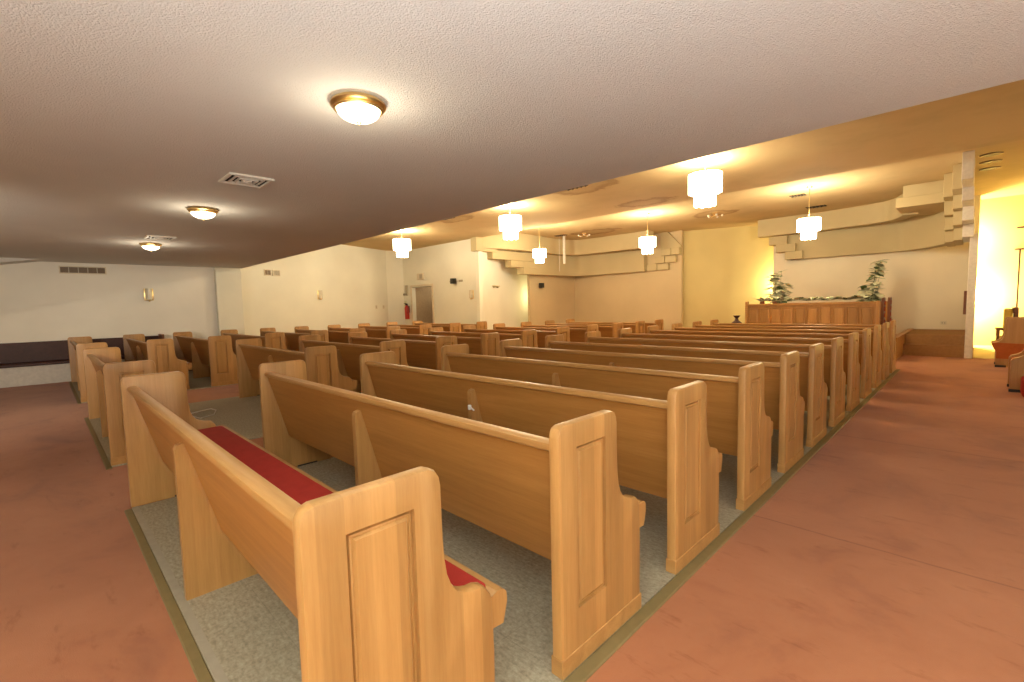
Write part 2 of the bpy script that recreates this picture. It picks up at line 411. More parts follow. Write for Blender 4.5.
# the door leaf, swung half into the hallway
t = thing('door_1', 'drab tan door standing ajar in the doorway', 'door', (DX1 - 0.02, DY + 0.10, FZ), math.radians(-62)); t['kind'] = 'structure'
bm = bmesh.new(); rbox(bm, -0.80, 0.0, -0.02, 0.02, 0.01, 2.08, 0.005, 1); obj('door_leaf', bm, M['doorpaint'], t)
bm = bmesh.new(); lathe(bm, [(0, 0), (0.012, 0), (0.012, 0.03), (0.03, 0.045), (0.03, 0.065), (0, 0.075)], 16)
bmesh.ops.transform(bm, matrix=Matrix.Translation((-0.72, -0.02, 0.98)) @ Matrix.Rotation(PI / 2, 4, 'X'), verts=bm.verts)
obj('door_knob', bm, M['brass'], t, True)

# recess behind the left choir screen
wall_line('wall_recess', (-10.45, 9.76), (-12.5, 15.05), 0.12, FZ, Z3, M['wall'], 'slanted yellow-lit wall of the passage beside the far left screen')
# far left screen: two walls meeting in an inside corner
bm = bmesh.new(); prism_z(bm, [(-10.88, 12.64), (-10.88, 15.4), (-6.28, 15.4), (-6.28, 15.52), (-11.0, 15.52), (-11.0, 12.64)], FZ, Z3)
struct('wall_screen', bm, M['wallwarm'], 'tan far left corner screen wall under its curved soffit')
wall_line('wall_center', (-3.2, 17.06), (-6.9, 15.56), 0.15, FZ, Z3, M['wallyellow'], 'yellow wall between the two curved soffits')
# stage back screen
bm = bmesh.new(); box(bm, -3.62, 0.99, 16.2, 16.32, FZ, Z3)
struct('wall_stage', bm, M['stagewall'], 'tan wall behind the stage and the choir plants')
bm = bmesh.new(); rbox(bm, 0.86, 0.985, 13.45, 16.2, FZ, 2.6, 0.006, 1)
struct('wall_column', bm, M['white'], 'narrow white wing wall at the right of the stage')
bm = bmesh.new(); box(bm, -6.9, 4.2, 17.05, 17.2, FZ, Z3)
struct('wall_far', bm, M['wallyellow'], 'brightly lit yellow wall beyond the white wing wall')

# ---------------------------------------------------------------- curved soffits (inverted steps)
def fascia(bm, pts, thick, z0, z1, n=8, side=1):
    S = spline([(x, y, 0) for x, y in pts], n); off = []
    for i, p in enumerate(S):
        d = (S[min(i + 1, len(S) - 1)] - S[max(i - 1, 0)]).normalized()
        off.append(p + Vector((-d.y, d.x, 0)) * thick * side)
    for i in range(len(S) - 1):
        A, B, C, D = S[i], S[i + 1], off[i + 1], off[i]
        lo = [bm.verts.new((p.x, p.y, z0)) for p in (A, B, C, D)]; hi = [bm.verts.new((p.x, p.y, z1)) for p in (A, B, C, D)]
        bm.faces.new(lo); bm.faces.new(hi[::-1])
        bm.faces.new((lo[0], hi[0], hi[1], lo[1])); bm.faces.new((lo[2], hi[2], hi[3], lo[3]))
        if i == 0: bm.faces.new((lo[3], hi[3], hi[0], lo[0]))
        if i == len(S) - 2: bm.faces.new((lo[1], hi[1], hi[2], lo[2]))
    bmesh.ops.remove_doubles(bm, verts=bm.verts, dist=1e-4)

# right soffit over the stage
bm = bmesh.new()
fascia(bm, [(-3.22, 15.95), (-2.45, 15.98), (-1.69, 15.97), (-1.03, 15.98), (-0.45, 15.92), (0.02, 15.45), (0.35, 14.9), (0.50, 14.5)], 0.35, 2.54, 3.40)
o = struct('trim_30', bm, M['soffit'], smooth=True); tag(o, 'lower curved soffit band over the stage', 'soffit')
bm = bmesh.new()
fascia(bm, [(-3.88, 15.50), (-2.73, 15.52), (-2.15, 15.5), (-1.33, 15.36), (-0.75, 15.17), (-0.48, 14.8), (-0.33, 14.38)], 0.30, 3.27, Z3)
o = struct('trim_31', bm, M['soffit'], smooth=True); tag(o, 'upper curved soffit band over the stage', 'soffit')
bm = bmesh.new(); rbox(bm, -0.36, 0.48, 13.35, 15.2, 3.31, 3.52, 0.006, 1); rbox(bm, -0.24, 0.48, 13.37, 15.2, 3.52, Z3, 0.006, 1)
o = struct('trim_32', bm, M['soffit']); tag(o, 'stepped box soffit to the right of the upper curved band', 'soffit')
k = 33
for (x0, x1, z0, z1, y0) in ((-3.66, -3.16, 3.02, 3.27, 15.84), (-3.47, -2.93, 2.78, 3.02, 15.86), (-3.22, -2.75, 2.54, 2.78, 15.89)):
    bm = bmesh.new(); rbox(bm, x0, x1, y0, 16.2, z0, z1, 0.006, 1)
    o = struct('trim_%d' % k, bm, M['soffit']); k += 1
    tag(o, 'stepped soffit block above the left choir plant, ' + ('top step', 'middle step', 'bottom step')[k - 34], 'soffit block')
# corner corbel: three columns of blocks stepping back as they come down
for ci, (x0, x1, st) in enumerate(((0.745, 0.90, [(11.0, 3.31), (11.83, 3.07), (12.65, 2.80), (13.29, 2.53)]),
                                   (0.60, 0.745, [(11.95, 3.32), (12.65, 3.05), (13.05, 2.77), (13.65, 2.51)]),
                                   (0.45, 0.60, [(12.7, 3.31), (13.29, 3.02), (13.64, 2.75), (13.96, 2.51)]))):
    zt = Z3
    for bi, (y0, zb) in enumerate(st):
        bm = bmesh.new(); rbox(bm, x0 + 0.002, x1 - 0.002 + 0.008 * (ci == 0) * bi, y0, min(y0 + 1.4, 16.0), zb, zt - 0.001, 0.005, 1)
        o = struct('trim_%d' % k, bm, M['white'] if ci == 0 else M['soffit']); k += 1; zt = zb
        tag(o, 'corbel block at the right of the stage, %s column, %s of four' % (('right', 'middle', 'left')[ci], ('topmost', 'second', 'third', 'lowest')[bi]), 'soffit block')
# left soffit round the far corner
bm = bmesh.new()
fascia(bm, [(-10.45, 11.9), (-10.52, 13.08), (-10.50, 14.2), (-10.2, 14.88), (-9.41, 15.06), (-8.3, 15.12), (-7.56, 15.12)], 0.35, 2.46, 3.40)
o = struct('trim_60', bm, M['soffit'], smooth=True); tag(o, 'lower curved soffit band round the far left corner', 'soffit')
bm = bmesh.new()
fascia(bm, [(-10.40, 9.70), (-10.15, 10.6), (-10.06, 11.6), (-10.12, 12.6), (-10.18, 13.5), (-9.95, 14.25), (-9.3, 14.42), (-8.0, 14.44), (-7.0, 14.46)], 0.35, 3.22, Z3)
o = struct('trim_61', bm, M['soffit'], smooth=True); tag(o, 'upper curved soffit band round the far left corner', 'soffit')
k = 62
for (y0, y1, z0, z1, x1) in ((9.60, 10.5, 3.12, Z3 - 0.005, -10.36), (10.35, 12.6, 2.91, 3.20, -10.42), (11.25, 12.6, 2.68, 2.91, -10.46)):
    bm = bmesh.new(); rbox(bm, x1 - 0.28, x1, y0, y1, z0, z1, 0.006, 1)
    o = struct('trim_%d' % k, bm, M['soffit']); k += 1
    tag(o, 'stepped soffit block over the yellow passage, ' + ('top step', 'middle step', 'bottom step')[k - 63], 'soffit block')
bi = 0
for r_, (z0, z1, xs) in enumerate(((2.46, 2.70, (-7.55, -7.12, -6.68)), (2.70, 2.95, (-7.22, -6.82, -6.40)), (2.95, 3.20, (-6.98, -6.58, -6.25)))):
    for c_ in range(2):
        bm = bmesh.new(); rbox(bm, xs[c_] + 0.02, xs[c_ + 1] - 0.02, 15.27 - 0.02 * r_ - 0.03 * c_, 15.4, z0 + 0.012, z1 - 0.012, 0.006, 1)
        o = struct('trim_%d' % (66 + bi), bm, M['soffit']); bi += 1
        tag(o, 'staggered soffit block at the right end of the far left soffit, %s row, %s block' % (('bottom', 'middle', 'top')[r_], ('left', 'right')[c_]), 'soffit block')
bm = bmesh.new()
a = [(-7.0, 3.2), (-6.25, 3.2), (-6.25, 3.24), (-6.75, Z3), (-7.0, Z3)]
va = [bm.verts.new((x, 15.30, z)) for x, z in a]; vb = [bm.verts.new((x, 15.4, z)) for x, z in a]
bm.faces.new(va); bm.faces.new(vb[::-1])
for i in range(5): bm.faces.new((va[i], vb[i], vb[(i + 1) % 5], va[(i + 1) % 5]))
o = struct('trim_74', bm, M['soffit']); tag(o, 'slanted end piece of the far left soffit beside the yellow wall', 'soffit')

# ---------------------------------------------------------------- stage
bm = bmesh.new(); box(bm, -0.15, 0.86, 13.55, 13.85, FZ, 0.24); box(bm, -0.15, 0.86, 13.85, 16.2, FZ, 0.45)
o = struct('floor_stage', bm, M['tancarpet']); tag(o, 'carpeted stage step in front of the bare stage wall', 'stage')
bm = bmesh.new(); box(bm, -3.6, -0.27, 12.25, 16.2, FZ, 0.30)
o = struct('floor_choir', bm, M['carpet']); tag(o, 'raised choir floor behind the panelled rail', 'stage')
bm = bmesh.new(); rbox(bm, -0.27, -0.15, 12.3, 16.1, FZ, 0.47, 0.006, 1)
o = struct('trim_80', bm, M['oak_h']); tag(o, 'wooden kerb between the choir floor and the stage step', 'trim')

# ---------------------------------------------------------------- pews
W1 = 3.11                                                # inside length between the end panels
ET = 0.048                                               # end thickness
PA, PB = 0.102, 0.286
PROF = [(0.0, 0.0), (PA, 0.0), (PB, 0.0), (0.548, 0.0), (0.552, 0.30), (0.548, 0.46), (0.540, 0.485), (0.52, 0.512), (0.50, 0.520),
        (0.475, 0.522), (0.452, 0.530), (0.422, 0.546), (0.400, 0.575), (0.386, 0.612), (0.379, 0.66), (0.376, 0.72), (0.374, 0.865), (0.370, 0.89), (0.358, 0.910), (0.335, 0.92)]
TOPL = [(PB, 0.92), (PA, 0.92), (0.035, 0.92), (0.014, 0.912), (0.003, 0.893), (0.0, 0.875)]

def end_panel_bm():
    """outer face at x = 0 (towards +x) with a routed, raised field; inner face at x = -ET"""
    bm = bmesh.new()
    OUT = PROF + TOPL
    vo = {p: bm.verts.new((0, *p)) for p in OUT}
    vi = [bm.verts.new((-ET, *p)) for p in OUT]
    n = len(OUT)
    bm.faces.new(vi)
    vol = [vo[p] for p in OUT]
    per = []
    for i in range(n): bm.faces.new((vol[i], vol[(i + 1) % n], vi[(i + 1) % n], vi[i]))
    y0, y1, z0, z1 = PA, PB, 0.22, 0.83
    R = [bm.verts.new((0, y, z)) for y, z in ((y0, z0), (y1, z0), (y1, z1), (y0, z1))]
    bm.faces.new([vo[(0.0, 0.0)], vo[(PA, 0.0)], R[0], R[3], vo[(PA, 0.92)]] + [vo[p] for p in TOPL[2:]])
    i0 = OUT.index((PB, 0.0)); i1 = OUT.index((PB, 0.92))
    bm.faces.new([vo[p] for p in OUT[i0:i1 + 1]] + [R[2], R[1]])
    bm.faces.new([vo[(PA, 0.0)], vo[(PB, 0.0)], R[1], R[0]])
    bm.faces.new([R[3], R[2], vo[(PB, 0.92)], vo[(PA, 0.92)]])
    def ring(ins, x): return [bm.verts.new((x, y, z)) for y, z in ((y0 + ins, z0 + ins), (y1 - ins, z0 + ins), (y1 - ins, z1 - ins), (y0 + ins, z1 - ins))]
    prev = R
    for ins, x in ((0.001, -0.014), (0.007, -0.014), (0.010, -0.007), (0.013, -0.006), (0.015, -0.010), (0.018, -0.010), (0.024, -0.002)):
        q = ring(ins, x)
        for k_ in range(4): bm.faces.new((prev[k_], prev[(k_ + 1) % 4], q[(k_ + 1) % 4], q[k_]))
        prev = q
    bm.faces.new(prev)
    bmesh.ops.recalc_face_normals(bm, faces=bm.faces)
    # soften the outline on both faces, except along the floor
    es = []
    for e in bm.edges:
        a, b = e.verts[0].co, e.verts[1].co
        if abs(a.x - b.x) < 1e-6 and (abs(a.x) < 1e-6 or abs(a.x + ET) < 1e-6) and not (a.z < 1e-6 and b.z < 1e-6):
            fs = e.link_faces
            if len(fs) == 2 and any(abs(f.normal.x) < 0.3 for f in fs) and any(abs(f.normal.x) > 0.7 for f in fs):
                if min(a.y, b.y) > PA - .005 and max(a.y, b.y) < PB + .005 and max(a.z, b.z) < 0.85: continue
                es.append(e)
    bmesh.ops.bevel(bm, geom=es, offset=0.011, segments=2, affect='EDGES', profile=0.55, clamp_overlap=True)
    return bm

def mirror_x(bm):
    bmesh.ops.transform(bm, matrix=Matrix.Diagonal((-1, 1, 1, 1)), verts=bm.verts)
    bmesh.ops.reverse_faces(bm, faces=bm.faces); return bm

def make_pew(W, label, group, cushion=False):
    t = thing('church_pew', label, 'pew', group=group)
    e = obj('end_panel', end_panel_bm(), M['oak_v'], t, True)
    bm = bmesh.new(); rbox(bm, -ET - 0.003, 0.003, -0.003, 0.5535, 0.0, 0.070, 0.003, 1); obj('base_block', bm, M['oak_rail'], e)
    e2 = obj('end_panel', mirror_x(end_panel_bm()), M['oak_v'], t, True, loc=(-W - 2 * ET, 0, 0))
    bm = bmesh.new(); box(bm, -0.006, ET + 0.003, 0.25, 0.42, 0.0, 0.012); obj('floor_bracket', bm, M['black'], e2)
    xa, xb = -W - ET, -ET
    # sloping backrest, a slab 22 mm thick
    bm = bmesh.new(); prism_x(bm, [(0.052, 0.815), (0.120, 0.56), (0.195, 0.285), (0.218, 0.292), (0.145, 0.565), (0.078, 0.82)], xa, xb)
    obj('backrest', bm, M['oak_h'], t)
    rail = []
    for a in range(12):
        th = 2 * PI * a / 12; c, s = math.cos(th), math.sin(th)
        rail.append((0.061 + 0.029 * math.copysign(abs(c) ** 0.6, c), 0.829 + 0.019 * math.copysign(abs(s) ** 0.6, s)))
    bm = bmesh.new(); prism_x(bm, rail, xa, xb); obj('top_rail', bm, M['oak_rail'], t, True)
    bm = bmesh.new(); prism_x(bm, [(0.175, 0.395), (0.56, 0.425), (0.556, 0.43), (0.556, 0.455), (0.17, 0.425)], xa, xb + ET * 0.0)
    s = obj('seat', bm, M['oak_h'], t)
    bm = bmesh.new(); prism_x(bm, [(0.549, 0.36), (0.598, 0.355), (0.616, 0.42), (0.614, 0.452), (0.600, 0.466), (0.575, 0.468), (0.549, 0.46)], xa - ET + 0.010, -0.010); obj('seat_nosing', bm, M['oak_v'], t)
    bm = bmesh.new(); xm = -ET - W / 2
    prism_x(bm, [(0.034, 0.0), (0.034, 0.718), (0.042, 0.738), (0.074, 0.748), (0.125, 0.545), (0.196, 0.285), (0.23, 0.38), (0.52, 0.405), (0.53, 0.0)], xm - 0.020, xm + 0.020)
    sup = obj('center_support', bm, M['oak_v'], t)
    bm = bmesh.new(); box(bm, xm + 0.02, xm + 0.045, 0.40, 0.50, 0.0, 0.03); box(bm, xm + 0.02, xm + 0.03, 0.36, 0.50, 0.02, 0.045); obj('floor_bracket', bm, M['black'], sup)
    if cushion:
        bm = bmesh.new(); rbox(bm, xa + 0.05, xb - 0.004, 0.205, 0.575, 0.435, 0.480, 0.016, 3)
        obj('seat_cushion', bm, M['red'], t, True)
    return t

ORD = ['first', 'second', 'third', 'fourth', 'fifth', 'sixth', 'seventh', 'eighth', 'ninth', 'tenth', 'eleventh', 'twelfth']
def block(x_right, W, rows, phrase, group, skip_note=''):
    proto = None; n = 0
    for k_ in rows:
        n += 1
        y = ROWS[k_]
        last = (k_ == rows[-1])
        if last: lab = 'oak pew in the foremost row, farthest of %s' % phrase
        else: lab = 'oak pew in the %s row from the back of %s' % (ORD[n - 1], phrase)
        if proto is None:
            proto = make_pew(W, lab, group); proto.location = (x_right, y, 0)
        else:
            dup(proto, (x_right, y, 0), label=lab)
    return proto
near = make_pew(W1 - 0.02, 'nearest oak pew, with a red seat cushion, at the back of the right block', 'oak pews beside the right aisle', cushion=True)
near.location = (0.0, ROWS[0], 0)
G1 = 'oak pews beside the right aisle'
proto = make_pew(W1 - 0.045, 'oak pew in the second row from the back beside the right aisle', G1); proto.location = (0, ROWS[1], 0)
for k_ in range(2, 12):
    lab = 'oak pew in the %s row from the back beside the right aisle' % ORD[k_]
    if k_ == 2: lab = 'oak pew with a clear hook on its centre support, third row beside the right aisle'
    if k_ == 11: lab = 'foremost oak pew beside the right aisle, closest to the panelled choir rail'
    dup(proto, (0, ROWS[k_], 0), label=lab)
block(-4.44, 2.66, [0] + list(range(2, 12)), 'the middle block of pews', 'oak pews in the middle block')
block(-8.86, 3.14, list(range(0, 10)) , 'the left block of pews', 'oak pews in the left block')

# hook on the third pew of the right block, and the wire on the bare tile
bm = bmesh.new(); tube(bm, [(-1.569, 1.812, 0.62), (-1.55, 1.805, 0.626), (-1.53, 1.80, 0.616), (-1.512, 1.805, 0.604)], 0.006, 6); rbox(bm, -1.578, -1.560, 1.8, 1.825, 0.60, 0.635, 0.003, 1)
tag(obj('clear_hook', bm, M['clear'], None, True), 'small clear plastic hook stuck on a pew support', 'hook')
bm = bmesh.new(); tube(bm, [(-6.42, 1.0, 0.006), (-6.38, 1.12, 0.03), (-6.34, 1.22, 0.045), (-6.25, 1.26, 0.03), (-6.1, 1.2, 0.006), (-5.98, 1.02, 0.006), (-6.15, 0.96, 0.02), (-6.38, 0.97, 0.006)], 0.007, 6)
tag(obj('white_cord', bm, M['white'], None, True), 'loop of white cord lying on the bare tile between the pews', 'cord')

# ---------------------------------------------------------------- bench along the left wall
t = thing('wall_bench', 'long dark maroon bench built along the left wall on a white base', 'bench', (-12.8, 0, FZ))
bm = bmesh.new(); rbox(bm, 0.02, 0.08, -3.9, 1.62, 0.44, 0.85, 0.01, 1); obj('backrest', bm, M['walnut'], t)
bm = bmesh.new(); rbox(bm, 0.02, 0.46, -3.9, 1.62, 0.385, 0.44, 0.01, 1); obj('seat', bm, M['walnut'], t)
bm = bmesh.new(); box(bm, 0.02, 0.40, -3.9, 1.62, 0.0, 0.385); box(bm, 0.40, 0.415, -3.9, 1.62, 0.0, 0.07); obj('base', bm, M['white'], t)
bm = bmesh.new(); rbox(bm, 0.0, 0.46, 1.62, 1.67, 0.0, 0.89, 0.012, 2); obj('end_panel', bm, M['brownwood'], t)

# ---------------------------------------------------------------- choir rail, choir pews
t = thing('choir_rail', 'panelled oak choir rail with ten raised panels below the plants', 'rail', (-3.06, 12.0, FZ))
LR = 2.61
bm = bmesh.new(); rbox(bm, 0.05, LR, 0.0, 0.05, 0.0, 1.20, 0.004, 1); obj('rail_board', bm, M['oak_v'], t)
bm = bmesh.new(); rbox(bm, 0.04, LR + 0.01, -0.02, 0.07, 1.20, 1.245, 0.008, 2); obj('cap', bm, M['oak_rail'], t)
for i in range(10):
    a = 0.10 + i * (LR - 0.14) / 10; b = a + (LR - 0.14) / 10 - 0.045
    bm = bmesh.new()
    vs0 = [bm.verts.new((x, -0.001, z)) for x, z in ((a, 0.35), (b, 0.35), (b, 1.14), (a, 1.14))]
    vs1 = [bm.verts.new((x, -0.016, z)) for x, z in ((a + .006, 0.356), (b - .006, 0.356), (b - .006, 1.134), (a + .006, 1.134))]
    vs2 = [bm.verts.new((x, -0.006, z)) for x, z in ((a + .016, 0.366), (b - .016, 0.366), (b - .016, 1.124), (a + .016, 1.124))]
    vs3 = [bm.verts.new((x, -0.012, z)) for x, z in ((a + .04, 0.39), (b - .04, 0.39), (b - .04, 1.10), (a + .04, 1.10))]
    for A, B in ((vs0, vs1), (vs1, vs2), (vs2, vs3)):
        for q in range(4): bm.faces.new((A[q], A[(q + 1) % 4], B[(q + 1) % 4], B[q]))
    bm.faces.new(vs3); bm.faces.new(vs0[::-1])
    obj('rail_panel', bm, M['oak_v'], t)
for x in (0.0, LR - 0.03):
    bm = bmesh.new(); rbox(bm, x, x + 0.06, -0.03, 0.08, 0.0, 1.31 if x == 0 else 1.27, 0.01, 2); obj('post', bm, M['oak_v'], t)

def choir_pew(y, label):
    t = thing('choir_pew', label, 'pew', (-2.95, y, 0.30), group='choir pews behind the rail')
    L_ = 2.47
    bm = bmesh.new(); prism_x(bm, [(0.05, 0.93), (0.09, 0.93), (0.19, 0.10), (0.15, 0.10)], 0.05, L_); obj('backrest', bm, M['oak_h'], t)
    bm = bmesh.new(); rbox(bm, 0.05, L_, 0.17, 0.52, 0.40, 0.44, 0.008, 1); obj('seat', bm, M['oak_h'], t)
    for x in (0.0, L_):
        bm = bmesh.new(); prism_x(bm, [(0.0, 0.0), (0.0, 0.99), (0.02, 1.02), (0.2, 1.02), (0.22, 0.99), (0.24, 0.62), (0.34, 0.5), (0.52, 0.48), (0.52, 0.0)], x, x + 0.05)
        e = obj('end_panel', bm, M['brownwood'], t)
        bm = bmesh.new()
        for z in (0.30, 0.44, 0.58, 0.72, 0.86):
            lathe(bm, [(0, 0.02), (0.035, 0.012), (0.05, 0), (0.05, -0.004), (0, -0.004)], 10, (0, 0, 0)) if False else rbox(bm, x + 0.05, x + 0.058, 0.06, 0.16, z, z + 0.09, 0.003, 1)
        obj('carving', bm, M['red'], e)
    return t
choir_pew(12.72, 'choir pew standing directly behind the panelled rail')
choir_pew(13.78, 'choir pew farther back, beneath the choir plants')

# urn-shaped finial at the left of the rail
t = thing('wooden_urn', 'dark urn on a slim pedestal just left of the choir rail', 'urn', (-3.13, 11.62, FZ))
bm = bmesh.new(); lathe(bm, [(0, 0), (0.13, 0), (0.13, 0.03), (0.05, 0.07), (0.04, 0.60), (0.10, 0.66), (0.10, 0.68), (0, 0.68)], 20); obj('pedestal', bm, M['brownwood'], t, True)
bm = bmesh.new(); lathe(bm, [(0, 0.68), (0.09, 0.68), (0.125, 0.74), (0.12, 0.80), (0.05, 0.86), (0.03, 0.91), (0.075, 0.965), (0.085, 0.98), (0.06, 0.98), (0, 0.92)], 20); obj('urn_body', bm, M['walnut'], t, True)

# ---------------------------------------------------------------- plants behind the rail and the garland
def leaf(bm, p, d, ln, w, bend=0.3):
    d = Vector(d).normalized(); up = Vector((0, 0, 1)); s = d.cross(up)
    if s.length < 1e-3: s = Vector((1, 0, 0))
    s.normalize(); n = s.cross(d)
    p = Vector(p); rows = []
    for i, (t_, ww) in enumerate(((0, 0.1), (0.3, 0.9), (0.6, 1.0), (0.85, 0.55), (1.0, 0.05))):
        c = p + d * ln * t_ - n * bend * ln * t_ * t_
        rows.append([bm.verts.new(c - s * w * ww), bm.verts.new(c + n * 0.15 * w * ww), bm.verts.new(c + s * w * ww)])
    for A, B in zip(rows, rows[1:]):
        bm.faces.new((A[0], A[1], B[1], B[0])); bm.faces.new((A[1], A[2], B[2], B[1]))

def plant(x, y, z, h, spread, label, seed, tall=None):
    rnd = random.Random(seed)
    t = thing('silk_plant', label, 'plant', (x, y, z), group=None)
    bm = bmesh.new(); lathe(bm, [(0, 0), (0.10, 0), (0.13, 0.2), (0.14, 0.22), (0.12, 0.22), (0, 0.2)], 18); obj('pot', bm, M['brownwood'], t, True)
    stems = bmesh.new(); la = bmesh.new(); lb = bmesh.new()
    for i in range(16):
        a = rnd.uniform(0, 2 * PI); r = spread * rnd.uniform(0.2, 1); hh = h * rnd.uniform(0.6, 1.0)
        if tall and i < 6: hh = tall * rnd.uniform(0.8, 1.0); a = rnd.uniform(-0.5, 0.5); r = spread * rnd.uniform(.4, .9)
        pts = [(0, 0, 0.18), (r * 0.35 * math.cos(a), r * 0.35 * math.sin(a), hh * 0.5), (r * math.cos(a), r * math.sin(a), hh)]
        P = spline(pts, 5); tube(stems, P, 0.004, 5)
        for q in range(3, len(P)):
            for s_ in range(3):
                th = rnd.uniform(0, 2 * PI)
                leaf(lb if rnd.random() < 0.82 else la, P[q], (math.cos(th), math.sin(th), rnd.uniform(-0.3, 0.6)), rnd.uniform(0.15, 0.26), rnd.uniform(0.05, 0.085))
    obj('stem', stems, M['leaf'], t, True)
    obj('leaves', la, M['leaf'], t, True); o = obj('leaves', lb, M['leafpale'], t, True); o['label'] = 'pale variegated leaves'
    return t
plant(-3.08, 14.75, 0.30, 1.85, 0.34, 'pale leafy plant behind the left end of the choir rail', 3)
plant(-0.98, 14.75, 0.30, 1.5, 0.34, 'tall pale leafy plant behind the right end of the choir rail', 8, tall=2.05)
bm = bmesh.new(); rnd = random.Random(5)
P = spline([(-2.75 + 0.1 * i, 12.06 + 0.02 * math.sin(i * 2.1), 1.285 + 0.012 * math.sin(i * 1.7)) for i in range(22)], 3)
tube(bm, [p + Vector((0, 0, 0.012)) for p in P], 0.006, 5)
for p in P:
    for s_ in range(3):
        th = rnd.uniform(0, 2 * PI); leaf(bm, p + Vector((0, 0, 0.015)), (math.cos(th), 0.6 * math.sin(th), rnd.uniform(0.35, 1.0)), rnd.uniform(0.10, 0.16), rnd.uniform(0.026, 0.042))
g = thing('leaf_garland', 'low leafy garland lying along the top of the choir rail', 'garland', (0, 0, 0))
obj('leaves', bm, M['leafpale'], g, True)
bm = bmesh.new()
for p in P[::2]:
    for s_ in range(2):
        th = rnd.uniform(0, 2 * PI); leaf(bm, p + Vector((0, 0, 0.015)), (math.cos(th), 0.6 * math.sin(th), rnd.uniform(0.3, 0.9)), rnd.uniform(0.10, 0.16), rnd.uniform(0.026, 0.042))
o = obj('leaves', bm, M['leaf'], g, True); o['label'] = 'dark green leaves'

# ---------------------------------------------------------------- ceiling lamps on the low ceiling
def ceiling_lamp(x, y, label):
    t = thing('ceiling_lamp', label, 'ceiling lamp', (x, y, ZL), group='brass ceiling lamps on the low ceiling')
    bm = bmesh.new(); lathe(bm, [(0, 0), (0.128, 0), (0.146, -0.012), (0.150, -0.024), (0.140, -0.032), (0.130, -0.034), (0.134, -0.046), (0.124, -0.052), (0.112, -0.046), (0.11, -0.03), (0, -0.03)], 40); obj('brass_pan', bm, M['brass'], t, True)
    bm = bmesh.new(); lathe(bm, [(0.116, -0.046)] + [(0.116 * math.cos(a), -0.046 - 0.062 * math.sin(a)) for a in [i * PI / 2 / 9 for i in range(1, 9)]] + [(0.006, -0.109), (0, -0.109)], 40); obj('glass_bowl', bm, M['lampglass'], t, True)
    bm = bmesh.new(); lathe(bm, [(0, -0.106), (0.014, -0.107), (0.016, -0.112), (0.008, -0.116), (0.010, -0.121), (0, -0.128)], 16); obj('finial', bm, M['brass'], t, True)
    l = bpy.data.lights.new('ceiling_lamp_light', 'POINT'); l.energy = LAMP_W; l.color = (1.0, 0.85, 0.62); l.shadow_soft_size = 0.09
    o = bpy.data.objects.new('ceiling_lamp_light', l); COL.objects.link(o); o.location = (x, y, ZL - 0.28)
    return t
LAMP_W = 8
ceiling_lamp(-1.47, 1.0, 'nearest brass ceiling lamp with a lit glass bowl')
ceiling_lamp(-5.09, 1.02, 'brass ceiling lamp just beyond the square ceiling vent')
ceiling_lamp(-8.55, 1.02, 'farthest brass ceiling lamp, beside the second ceiling vent')

def ceiling_vent(x, y, label):
    t = thing('ceiling_vent', label, 'vent', (x, y, ZL), group='square vents on the low ceiling')
    bm = bmesh.new(); s = 0.175
    for a, b, c, d in ((-s, s, -s, -s + 0.03), (-s, s, s - 0.03, s), (-s, -s + 0.03, -s + 0.03, s - 0.03), (s - 0.03, s, -s + 0.03, s - 0.03)): rbox(bm, a, b, c, d, -0.018, 0, 0.004, 1)
    obj('frame', bm, M['white'], t)
    bm = bmesh.new(); box(bm, -s + 0.03, s - 0.03, -s + 0.03, s - 0.03, -0.003, 0); obj('duct_opening', bm, M['dark'], t)
    for i, q in enumerate((0.115, 0.075, 0.035)):
        bm = bmesh.new(); h = 0.014
        for a, b, c, d in ((-q, q, -q, -q + h), (-q, q, q - h, q), (-q, -q + h, -q + h, q - h), (q - h, q, -q + h, q - h)): box(bm, a, b, c, d, -0.016 - 0.004 * i, -0.006)
        obj('vane', bm, M['white'], t)
ceiling_vent(-3.54, 1.02, 'white square ceiling vent nearer the viewer, between two lamps')
ceiling_vent(-7.70, 1.02, 'white square ceiling vent just before the farthest low ceiling lamp')

def slot_vent(name, x0, x1, y0, y1, z, label, group=None):
    t = thing(name, label, 'vent', ((x0 + x1) / 2, (y0 + y1) / 2, z), group=group)
    a, b = (x1 - x0) / 2, (y1 - y0) / 2
    bm = bmesh.new(); box(bm, -a, a, -b, b, -0.006, 0); obj('duct_opening', bm, M['dark'], t)
    bm = bmesh.new()
    for q in range(5):
        xx = -a + (q + 0.5) * 2 * a / 5; box(bm, xx - 0.006, xx + 0.006, -b, b, -0.022, -0.006)
    obj('slat', bm, M['brownmetal'], t)
slot_vent('ceiling_vent', -4.72, -4.22, 6.8, 7.05, Z2, 'dark slot vent on the middle ceiling between two chandeliers')
slot_vent('ceiling_vent', -8.6, -8.2, 6.85, 7.05, Z2, 'dark slot vent on the middle ceiling near the left chandelier')
slot_vent('ceiling_vent', -5.32, -4.98, 10.6, 10.8, Z3, 'dark slot vent on the high ceiling beside the middle far chandelier')
slot_vent('ceiling_vent', -2.25, -1.93, 12.4, 12.62, Z3, 'dark slot vent on the high ceiling just left of the right far chandelier')
slot_vent('ceiling_vent', -2.35, -1.9, 14.35, 14.6, Z3, 'dark slot vent on the high ceiling close to the stage soffit')
slot_vent('ceiling_vent', -9.75, -9.3, 12.75, 12.95, Z3, 'dark slot vent above the hanging white strip')
